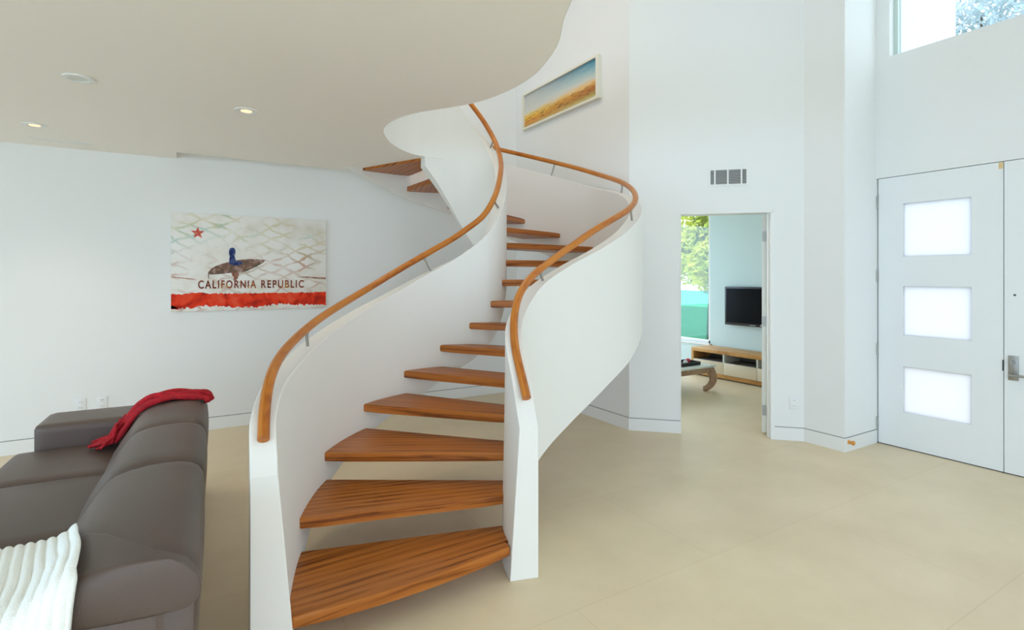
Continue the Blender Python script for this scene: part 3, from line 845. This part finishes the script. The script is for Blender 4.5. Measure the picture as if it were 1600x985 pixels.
# ragged red band
rr = random.Random(11)
topz, botz = 1.366, 1.233
up, dn = [], []
NSEG = 90
for i in range(NSEG + 1):
    a = -0.153 + 1.444 * i / NSEG
    up.append(ap(a, topz + rr.uniform(-0.006, 0.006) + (0.014 if 0.0 < a < 0.12 else 0)))
    dn.append(ap(a, botz + rr.uniform(-0.014, 0.014) + 0.012 * math.sin(a * 9)))
relief('red_band', up + dn[::-1], blotch('weathered_red_paint', (0.42, 0.020, 0.010), (0.80, 0.045, 0.012), (0.84, 0.10, 0.045), 9))
rr = random.Random(5)
relief('drip', [ap(-0.153, 1.262), ap(-0.11, 1.24), ap(-0.075, 1.222), ap(-0.10, 1.214), ap(-0.153, 1.228)], blotch('red_drip', (0.5, 0.05, 0.03), (0.66, 0.08, 0.05), (0.7, 0.3, 0.25), 20))
relief('surfboard', [ap(*p) for p in [(0.158, 1.58), (0.190, 1.62), (0.235, 1.648), (0.288, 1.668), (0.355, 1.691), (0.433, 1.707), (0.524, 1.718), (0.617, 1.717), (0.682, 1.707), (0.665, 1.688), (0.64, 1.668),
       (0.60, 1.643), (0.559, 1.62), (0.515, 1.598), (0.467, 1.581), (0.377, 1.577), (0.266, 1.563), (0.20, 1.558), (0.169, 1.561)]],
       blotch('patterned_board', (0.09, 0.10, 0.06), (0.24, 0.12, 0.09), (0.46, 0.38, 0.32), 22))
relief('surfer', [ap(*p) for p in [(0.346, 1.668), (0.345, 1.70), (0.350, 1.745), (0.343, 1.765), (0.343, 1.80), (0.352, 1.822), (0.372, 1.833), (0.392, 1.826), (0.402, 1.806), (0.403, 1.778), (0.394, 1.758), (0.396, 1.735),
       (0.404, 1.706), (0.43, 1.693), (0.465, 1.684), (0.467, 1.672), (0.433, 1.652), (0.39, 1.650)]],
       blotch('blue_wetsuit_print', (0.02, 0.02, 0.05), (0.03, 0.06, 0.22), (0.14, 0.15, 0.22), 26), y=-0.0440)
relief('surfer_legs', [ap(*p) for p in [(0.362, 1.578), (0.433, 1.578), (0.428, 1.535), (0.422, 1.515), (0.405, 1.502), (0.383, 1.499), (0.388, 1.53), (0.372, 1.552)]], blotch('brown_legs', (0.20, 0.07, 0.05), (0.33, 0.14, 0.10), (0.4, 0.3, 0.2), 25))
relief('board_fin', [ap(*p) for p in [(0.158, 1.58), (0.169, 1.561), (0.166, 1.512), (0.161, 1.512)]], blotch('grey_line', (0.2, 0.2, 0.2), (0.3, 0.28, 0.26), (0.4, 0.36, 0.33), 20))
relief('rust_line', [ap(*p) for p in [(-0.15, 1.535), (-0.05, 1.528), (0.05, 1.512), (0.06, 1.506), (-0.02, 1.512), (-0.09, 1.522), (-0.15, 1.528)]], blotch('rust', (0.3, 0.08, 0.05), (0.45, 0.2, 0.14), (0.6, 0.4, 0.3), 30))
relief('rust_line', [ap(*p) for p in [(0.98, 1.535), (1.10, 1.538), (1.20, 1.53), (1.288, 1.528), (1.288, 1.508), (1.20, 1.513), (1.12, 1.520), (1.05, 1.527)]], blotch('rust_dark', (0.18, 0.09, 0.05), (0.38, 0.2, 0.14), (0.6, 0.45, 0.33), 30))
def text_mesh(name, s, size, width, mat, parent, loc, rot):
    cu = bpy.data.curves.new(name, 'FONT'); cu.body = s; cu.size = size; cu.align_x = 'LEFT'; cu.extrude = 0.0008; cu.offset = 0.0017
    cu.space_character = 1.28
    t = bpy.data.objects.new('tmp', cu); COL.objects.link(t)
    dg = bpy.context.evaluated_depsgraph_get(); dg.update()
    me = bpy.data.meshes.new_from_object(t.evaluated_get(dg)); me.name = name
    bpy.data.objects.remove(t)
    w = max(v.co.x for v in me.vertices) - min(v.co.x for v in me.vertices)
    x0_ = min(v.co.x for v in me.vertices)
    h_ = max(v.co.y for v in me.vertices)
    for v in me.vertices:
        v.co.x = (v.co.x - x0_) * width / w
        v.co.y = v.co.y * size / h_
    me.materials.clear(); me.materials.append(mat)
    o = bpy.data.objects.new(name, me); COL.objects.link(o); o.parent = parent; o.location = loc; o.rotation_euler = rot
    return o
rusty = blotch('rusty_lettering', (0.13, 0.025, 0.02), (0.27, 0.06, 0.03), (0.55, 0.24, 0.04), 7)
for word, a0, a1 in (('CALIFORNIA', 0.073, 0.593), ('REPUBLIC', 0.641, 1.061)):
    tx, tz = ap(a0, 1.420)
    text_mesh('lettering', word, 0.080, a1 - a0, rusty, art, (tx, -0.0445, tz), (math.pi / 2, 0, 0))

# framed landscape high on the side wall
def landscape_mat():
    m, nt, b, N, L = new_mat('sunset_field_print')
    tc = N.new('ShaderNodeTexCoord'); sep = N.new('ShaderNodeSeparateXYZ'); L.new(tc.outputs['Object'], sep.inputs[0])
    mp = N.new('ShaderNodeMapping'); mp.inputs['Scale'].default_value = (1, 2.2, 14); L.new(tc.outputs['Object'], mp.inputs['Vector'])
    n = N.new('ShaderNodeTexNoise'); n.inputs['Scale'].default_value = 2.2; n.inputs['Detail'].default_value = 6; L.new(mp.outputs['Vector'], n.inputs['Vector'])
    # height with streaks
    h0 = N.new('ShaderNodeMapRange'); h0.inputs['From Min'].default_value = -0.2; h0.inputs['From Max'].default_value = 0.2; L.new(sep.outputs['Z'], h0.inputs['Value'])
    sft = N.new('ShaderNodeMath'); sft.operation = 'MULTIPLY_ADD'; sft.inputs[1].default_value = 0.22; sft.inputs[2].default_value = -0.11; L.new(n.outputs['Fac'], sft.inputs[0])
    h1 = N.new('ShaderNodeMath'); h1.operation = 'ADD'; L.new(h0.outputs[0], h1.inputs[0]); L.new(sft.outputs[0], h1.inputs[1])
    left = ramp(N, [(0.02, (0.55, 0.33, 0.06)), (0.12, (0.70, 0.26, 0.03)), (0.27, (0.86, 0.48, 0.02)), (0.38, (0.80, 0.62, 0.20)), (0.47, (0.66, 0.65, 0.60)), (0.85, (0.56, 0.57, 0.54)), (1.0, (0.50, 0.52, 0.50))])
    right = ramp(N, [(0.02, (0.55, 0.52, 0.25)), (0.12, (0.42, 0.30, 0.05)), (0.22, (0.40, 0.12, 0.02)), (0.32, (0.60, 0.20, 0.02)), (0.42, (0.80, 0.50, 0.16)), (0.55, (0.62, 0.64, 0.58)), (0.72, (0.32, 0.52, 0.55)), (0.97, (0.03, 0.24, 0.36))])
    L.new(h1.outputs[0], left.inputs['Fac']); L.new(h1.outputs[0], right.inputs['Fac'])
    mr = N.new('ShaderNodeMapRange'); mr.inputs['From Min'].default_value = 0.55; mr.inputs['From Max'].default_value = -0.70; L.new(sep.outputs['Y'], mr.inputs['Value'])
    mx = N.new('ShaderNodeMix'); mx.data_type = 'RGBA'; L.new(mr.outputs[0], mx.inputs['Factor']); L.new(left.outputs['Color'], mx.inputs[6]); L.new(right.outputs['Color'], mx.inputs[7])
    mp2 = N.new('ShaderNodeMapping'); mp2.inputs['Scale'].default_value = (1, 5, 40); L.new(tc.outputs['Object'], mp2.inputs['Vector'])
    n2 = N.new('ShaderNodeTexNoise'); n2.inputs['Scale'].default_value = 1.6; n2.inputs['Detail'].default_value = 5; L.new(mp2.outputs['Vector'], n2.inputs['Vector'])
    st_ = ramp(N, [(0.50, (0, 0, 0)), (0.62, (1, 1, 1))]); L.new(n2.outputs['Fac'], st_.inputs['Fac'])
    band = ramp(N, [(0.06, (0, 0, 0)), (0.16, (0.9, 0.9, 0.9)), (0.32, (0.7, 0.7, 0.7)), (0.42, (0, 0, 0))]); L.new(h0.outputs[0], band.inputs['Fac'])
    bm_ = N.new('ShaderNodeMath'); bm_.operation = 'MULTIPLY'; L.new(st_.outputs['Color'], bm_.inputs[0]); L.new(band.outputs['Color'], bm_.inputs[1])
    m3 = N.new('ShaderNodeMix'); m3.data_type = 'RGBA'; m3.inputs[7].default_value = (0.16, 0.06, 0.008, 1); L.new(bm_.outputs[0], m3.inputs['Factor']); L.new(mx.outputs[2], m3.inputs[6])
    L.new(m3.outputs[2], b.inputs['Base Color']); b.inputs['Roughness'].default_value = 0.35
    return m
fp = empty('framed_landscape', (3.78, 5.22, 3.68), 0, label='framed sunset landscape with white frame, high on the wall above the stairs', cat='picture')
hw, hh = 0.768, 0.234
bm = bmesh.new()
for y0, y1, z0, z1 in ((-hw, hw, -hh, -hh + 0.025), (-hw, hw, hh - 0.025, hh), (-hw, -hw + 0.04, -hh + 0.025, hh - 0.025), (hw - 0.04, hw, -hh + 0.025, hh - 0.025)):
    box(bm, -0.05, -0.002, y0, y1, z0, z1)
finish('frame', bm, plain('cream_frame', (0.80, 0.78, 0.68), 0.5), fp)
boxes('print', [(-0.025, -0.01, -hw + 0.03, hw - 0.03, -hh + 0.02, hh - 0.02)], landscape_mat(), fp)

# ================================================================== WALL FITTINGS
# grille over the doorway
va = math.atan2(tt.y, tt.x)
vp = A + tt * ((Vector((4.4455, 3.379)) - A).dot(tt))
vent = empty('air_vent', (vp.x, vp.y, 2.495), va, label='white rectangular air grille on the wall above the inner doorway', cat='vent')
VW, VH = 0.162, 0.069
boxes('backing', [(-VW, VW, -0.004, -0.001, -VH, VH)], M['slot'], vent)
boxes('frame', [(-VW - 0.016, VW + 0.016, -0.010, -0.001, -VH - 0.016, -VH), (-VW - 0.016, VW + 0.016, -0.010, -0.001, VH, VH + 0.016), (-VW - 0.016, -VW, -0.010, -0.001, -VH, VH), (VW, VW + 0.016, -0.010, -0.001, -VH, VH)]
      + [(x - 0.007, x + 0.007, -0.010, -0.001, -VH, VH) for x in (-0.122, -0.004, 0.118)], M['trim'], vent)
for i in range(9):
    bm = bmesh.new(); z = -VH + 0.0077 + i * 0.0153
    vs = [bm.verts.new(p) for p in ((-VW, -0.0085, z - 0.004), (VW, -0.0085, z - 0.004), (VW, -0.0045, z + 0.005), (-VW, -0.0045, z + 0.005))]
    bm.faces.new(vs); r = bmesh.ops.extrude_face_region(bm, geom=bm.faces[:])
    bmesh.ops.translate(bm, verts=[g for g in r['geom'] if isinstance(g, bmesh.types.BMVert)], vec=(0, 0.0006, -0.0012))
    finish('slat', bm, M['ventdark'], vent)


def outlet(loc, rz, label, group=None, blank=False):
    o = empty('wall_outlet', loc, rz, label=label, cat='outlet')
    boxes('cover_plate', [(-0.04, 0.04, -0.007, -0.0005, -0.062, 0.062)], M['plate'], o, bev=0.002)
    for s in (-1, 1):
        boxes('socket', [(-0.017, 0.017, -0.009, -0.006, s * 0.026 - 0.015, s * 0.026 + 0.015)], M['trim'], o, bev=0.0012)
        boxes('slot', [(-0.009, -0.006, -0.0095, -0.0088, s * 0.026 - 0.004, s * 0.026 + 0.008), (0.006, 0.009, -0.0095, -0.0088, s * 0.026 - 0.004, s * 0.026 + 0.008)], M['slot'], o)
    return o
outlet((-0.846, 6.2, 0.372), 0, 'white wall outlet above the sofa arm, the one farther from the stairs')
outlet((-0.690, 6.2, 0.374), 0, 'white wall outlet above the sofa arm, the one nearer the stairs')
op = A + tt * (LEN - 0.085)
outlet((op.x, op.y, 0.352), va, 'white wall outlet between the inner doorway and the front door')

st = empty('door_stop', (4.97, 2.543, 0.083), 0, label='small orange door stop on the baseboard beside the front door', cat='door stop')
bm = bmesh.new(); tube(bm, [(0, 0, 0), (0, -0.006, 0), (0, -0.03, 0)], [0.020, 0.014, 0.014], 14); finish('stem', bm, M['stop'], st, 40)
bm = bmesh.new(); tube(bm, [(0, -0.03, 0), (0, -0.036, 0), (0, -0.046, 0), (0, -0.05, 0)], [0.017, 0.021, 0.019, 0.010], 14); finish('rubber_cap', bm, M['stop'], st, 50)

# recessed ceiling lights
def ring(bm, r0, r1, z0, z1, n=36):
    a = []
    for i in range(n):
        c, s = math.cos(2 * math.pi * i / n), math.sin(2 * math.pi * i / n)
        a.append([bm.verts.new((r * c, r * s, z)) for r, z in ((r0, z0), (r1, z0), (r1, z1), (r0, z1))])
    for i in range(n):
        p, q = a[i], a[(i + 1) % n]
        for j in range(4): bm.faces.new((p[j], p[(j + 1) % 4], q[(j + 1) % 4], q[j]))
def disc(bm, r, z, th, n=32):
    prism(bm, [(r * math.cos(2 * math.pi * i / n), r * math.sin(2 * math.pi * i / n)) for i in range(n)], z, z + th)
for (a, b), on, label in (((-0.551, 3.97), False, 'unlit round recessed downlight above the sofa'), ((-1.008, 5.37), True, 'lit round recessed downlight near the left wall'), ((0.339, 4.154), True, 'lit round recessed downlight nearest the stairs')):
    d = empty('recessed_downlight', (a, b, SLAB), 0, label=label, cat='ceiling light')
    bm = bmesh.new(); ring(bm, 0.052, 0.078, -0.007, -0.0005); finish('trim_ring', bm, M['trim'], d, 40)
    bm = bmesh.new()
    disc(bm, 0.052, -0.003, 0.0025); finish('lens' if not on else 'baffle', bm, M['lamp_off'], d, 40)
    if on:
        bm = bmesh.new(); disc(bm, 0.036, -0.0055, 0.002); finish('bulb', bm, M['lamp_on'], d, 40)
lv = empty('linear_air_vent', (-0.93, 5.885, SLAB), math.radians(3), label='long narrow white air slot in the ceiling beside the left wall', cat='vent')
boxes('frame', [(-0.21, 0.21, -0.028, -0.008, -0.005, -0.0005), (-0.21, 0.21, 0.008, 0.028, -0.005, -0.0005), (-0.21, -0.195, -0.008, 0.008, -0.005, -0.0005), (0.195, 0.21, -0.008, 0.008, -0.005, -0.0005)], M['trim'], lv)
boxes('slot', [(-0.195, 0.195, -0.008, 0.008, -0.0025, -0.0005)], M['ventdark'], lv)

# ================================================================== ROOM BEHIND THE DOORWAY
tv = empty('television', (7.25, 5.03, 1.085), 0, label='flat black television mounted on the far wall of the back room', cat='television')
boxes('wall_bracket', [(-0.03, -0.001, -0.15, 0.15, -0.12, 0.12)], M['black'], tv)
boxes('bezel', [(-0.075, -0.03, -0.487, 0.487, -0.295, 0.295)], M['black'], tv, bev=0.006)
boxes('screen', [(-0.0765, -0.0745, -0.46, 0.46, -0.255, 0.268)], M['screen'], tv)
boxes('logo_strip', [(-0.0765, -0.0745, -0.05, 0.05, -0.281, -0.272)], M['steel'], tv)

con = empty('media_console', (6.79, 4.97, 0), 0, label='low honey oak media console with cream drawers under the television', cat='console')
Y0, Y1 = -0.87, 0.87
boxes('top', [(0, 0.43, Y0, Y1, 0.375, 0.43)], M['oak'], con, bev=0.003)
boxes('side_panel', [(0.004, 0.43, Y1 - 0.04, Y1, 0.02, 0.375)], M['oak'], con)
boxes('side_panel', [(0.004, 0.43, Y0, Y0 + 0.04, 0.02, 0.375)], M['oak'], con)
boxes('base', [(0.004, 0.43, Y0 + 0.04, Y1 - 0.04, 0.02, 0.075)], M['oak'], con)
boxes('plinth', [(0.04, 0.40, Y0 + 0.05, Y1 - 0.05, 0.0, 0.02)], M['slot'], con)
boxes('back_panel', [(0.40, 0.43, Y0 + 0.04, Y1 - 0.04, 0.075, 0.375)], M['shelf'], con)
boxes('shelf', [(0.02, 0.40, Y0 + 0.04, Y1 - 0.04, 0.245, 0.258)], M['shelf'], con)
w = (Y1 - Y0 - 0.08) / 3
for i in range(3):
    y = Y0 + 0.04 + w * i
    boxes('drawer', [(0.0, 0.02, y + 0.003, y + w - 0.003, 0.079, 0.255)], M['cream'], con, bev=0.002)
for i in (1, 2):
    y = Y0 + 0.04 + w * i
    boxes('divider', [(0.004, 0.40, y - 0.012, y + 0.012, 0.258, 0.375)], M['tabletop'], con)

ct = empty('coffee_table', (5.42, 5.36, 0), 0, label='low carved wood coffee table with curled legs and pale top in back room', cat='table')
HX, HY_ = 0.63, 0.575
boxes('tabletop', [(-HX, HX, -HY_, HY_, 0.325, 0.352)], M['tabletop'], ct, bev=0.006)
bm = bmesh.new()
for x0_, x1_, y0_, y1_ in ((-HX + 0.05, HX - 0.05, -HY_ + 0.015, -HY_ + 0.05), (-HX + 0.05, HX - 0.05, HY_ - 0.05, HY_ - 0.015), (-HX + 0.015, -HX + 0.05, -HY_ + 0.05, HY_ - 0.05), (HX - 0.05, HX - 0.015, -HY_ + 0.05, HY_ - 0.05)):
    box(bm, x0_, x1_, y0_, y1_, 0.255, 0.325, bev=0.008)
finish('apron', bm, M['carved'], ct, 40)
for sx_ in (-1, 1):
    for sy_ in (-1, 1):
        d = Vector((sx_, sy_, 0)).normalized(); c = Vector((sx_ * (HX - 0.075), sy_ * (HY_ - 0.075), 0))
        pr = catmull([(0.0, 0.322), (0.035, 0.27), (0.065, 0.20), (0.06, 0.13), (0.025, 0.07), (-0.025, 0.035), (-0.06, 0.032)], 4)
        bm = bmesh.new()
        n = len(pr)
        tube(bm, [c + d * p.x + Vector((0, 0, p.y)) for p in pr], [0.062 - 0.030 * (i / (n - 1)) for i in range(n)], 14)
        finish('leg', bm, M['carved'], ct, 60)
tr = empty('serving_tray', (5.70, 5.02, 0.353), 0, label='small black tray on the coffee table in the back room', cat='tray')
boxes('tray_base', [(-0.17, 0.17, -0.11, 0.11, 0, 0.012)], M['black'], tr)
boxes('rim', [(-0.18, 0.18, -0.12, -0.11, 0, 0.045), (-0.18, 0.18, 0.11, 0.12, 0, 0.045), (-0.18, -0.17, -0.11, 0.11, 0, 0.045), (0.17, 0.18, -0.11, 0.11, 0, 0.045)], M['black'], tr)
def ball(name, loc, r, mat, label, cat, group=None):
    bm = bmesh.new(); bmesh.ops.create_uvsphere(bm, u_segments=20, v_segments=12, radius=r)
    for v in bm.verts:
        v.co.z *= 0.85
    o = finish(name, bm, mat, None, 80, loc=loc)
    return tag(o, label, cat, group)
ball('red_ornament', (5.82, 5.06, 0.364 + 0.030), 0.036, plain('rosy_red', (0.6, 0.05, 0.08), 0.4), 'small red round ornament at the right end of black tray', 'ornament')
ball('white_ornament', (5.70, 5.0, 0.364 + 0.026), 0.031, M['plate'], 'small white round ornament in the middle of black tray', 'ornament')

# ================================================================== OUTSIDE
def tree(loc, crown, blobs, nleaf, ls, mat, label, trunk_h):
    o = empty('garden_tree', loc, 0, label=label, cat='tree')
    rn = random.Random(int(loc[0] * 100 + loc[1] * 10))
    bm = bmesh.new()
    for i in range(nleaf):
        c, r = blobs[i % len(blobs)]
        d = Vector((rn.gauss(0, 1), rn.gauss(0, 1), rn.gauss(0, 1))).normalized() * (rn.random() ** 0.45)
        p = Vector(c) + Vector((d.x * r[0], d.y * r[1], d.z * r[2]))
        a = Vector((rn.gauss(0, 1), rn.gauss(0, 1), rn.gauss(0, 1))).normalized(); b = a.orthogonal().normalized()
        s = ls * rn.uniform(0.6, 1.3)
        vs = [bm.verts.new(p + a * s), bm.verts.new(p + b * s * 0.45), bm.verts.new(p - a * s), bm.verts.new(p - b * s * 0.45)]
        bm.faces.new(vs)
    finish('foliage', bm, mat, o)
    bm = bmesh.new()
    tube(bm, [(0, 0, 0), (0.05, 0.02, trunk_h * 0.5), (0, 0, trunk_h)], [0.14, 0.11, 0.06], 10)
    for (c, r) in blobs[:3]:
        tube(bm, [(0, 0, trunk_h * 0.7), Vector(c) * 0.6 + Vector((0, 0, trunk_h * 0.3)), Vector(c)], [0.06, 0.045, 0.02], 8)
    finish('trunk', bm, M['bark'], o, 60)
    return o
tree((10.6, 8.5, -0.13), None, [((0, 0, 2.5), (1.2, 1.2, 0.9)), ((-0.5, -0.7, 1.9), (0.8, 0.8, 0.7)), ((0.3, 0.8, 2.3), (0.9, 0.9, 0.9)), ((0.1, -0.2, 3.4), (0.9, 0.9, 0.6))], 16000, 0.075, M['leaf'],
     'yellow green tree seen through the back room window', 2.2)
tree((12.9, 4.2, -0.13), None, [((0, 0, 6.6), (1.1, 1.1, 0.9)), ((-0.2, -0.9, 6.4), (0.9, 0.8, 0.7)), ((0.0, 0.7, 6.3), (0.8, 0.8, 0.8)), ((0.2, -0.1, 7.5), (0.9, 0.9, 0.6)), ((-0.1, -1.7, 6.7), (0.8, 0.7, 0.8))], 5200, 0.085, M['leafpale'],
     'pale leafy tree seen through the high window above the front door', 5.2)
gb = empty('glass_balustrade', (8.3, 6.6, 0), 0, label='teal tinted glass balustrade outside the back room window', cat='balustrade')
boxes('glass_panel', [(-0.006, 0.006, -1.2, 1.6, 0.10, 1.27)], M['tealglass'], gb)
boxes('bottom_rail', [(-0.03, 0.03, -1.2, 1.6, 0.0, 0.10)], M['trim'], gb)
boxes('deck', [(-0.9, 4.5, -2.5, 4.5, -0.13, -0.005)], M['ground'], gb)
bpy.data.objects.remove([o for o in gb.children if o.name.startswith('deck')][0])

# ================================================================== LIGHT
w_ = bpy.data.worlds.new('daylight'); S.world = w_; w_.use_nodes = True
bg = w_.node_tree.nodes['Background']
NW, LW = w_.node_tree.nodes, w_.node_tree.links          # open sky: deeper blue away from the sun (to the left), neutral haze elsewhere
tcw = NW.new('ShaderNodeTexCoord'); spw = NW.new('ShaderNodeSeparateXYZ'); LW.new(tcw.outputs['Generated'], spw.inputs[0])
mrw = NW.new('ShaderNodeMapRange'); mrw.inputs['From Min'].default_value = -0.75; mrw.inputs['From Max'].default_value = 0.15
LW.new(spw.outputs['X'], mrw.inputs['Value'])
rw = ramp(NW, [(0.0, (0.68, 0.96, 1.27)), (1.0, (0.94, 1.0, 1.08))]); LW.new(mrw.outputs[0], rw.inputs['Fac'])
LW.new(rw.outputs['Color'], bg.inputs['Color']); bg.inputs['Strength'].default_value = 3.95
for (a, b) in ((-1.008, 5.37), (0.339, 4.154)):
    l = bpy.data.lights.new('downlight_beam', 'SPOT'); l.energy = 20; l.color = (1.0, 0.78, 0.55); l.spot_size = math.radians(100); l.spot_blend = 0.8; l.shadow_soft_size = 0.04
    lo_ = bpy.data.objects.new('downlight_beam', l); lo_.location = (a, b, SLAB - 0.02); COL.objects.link(lo_)

for (a, b, e) in ((2.3, 3.6, 7.0), (1.9, 4.8, 16.0), (2.2, 1.2, 2.0)):      # unseen warm lamps, added to lift the hall wall and the stairs
    l = bpy.data.lights.new('added_warm_fill', 'AREA'); l.shape = 'DISK'; l.size = 0.35; l.energy = e; l.color = (1.0, 0.80, 0.56)
    lo_ = bpy.data.objects.new('added_warm_fill', l); lo_.location = (a, b, TOP - 0.03); COL.objects.link(lo_)

# ================================================================== CAMERA
cam = bpy.data.cameras.new('camera')
co = bpy.data.objects.new('camera', cam); COL.objects.link(co)
co.location = (0, 0, 1.54)
co.rotation_euler = (math.pi / 2, 0, -TH)
TH_F = 842.0
co.rotation_euler[2] = -math.atan2(ST, CT)
cam.sensor_width = 36.0; cam.sensor_fit = 'HORIZONTAL'
cam.lens = TH_F / 1600 * 36.0
cam.shift_y = (432 - 492.5) / 1600
cam.clip_start = 0.05; cam.clip_end = 200
S.camera = co
vs_ = S.view_settings
vs_.view_transform = 'Standard'; vs_.look = 'None'; vs_.gamma = 1.0; vs_.use_curve_mapping = False
vs_.exposure = 0.0
S.display_settings.display_device = 'sRGB'
S.cycles.max_bounces = 14; S.cycles.diffuse_bounces = 9; S.cycles.transparent_max_bounces = 12
S.cycles.use_denoising = True
S.cycles.sample_clamp_indirect = 8
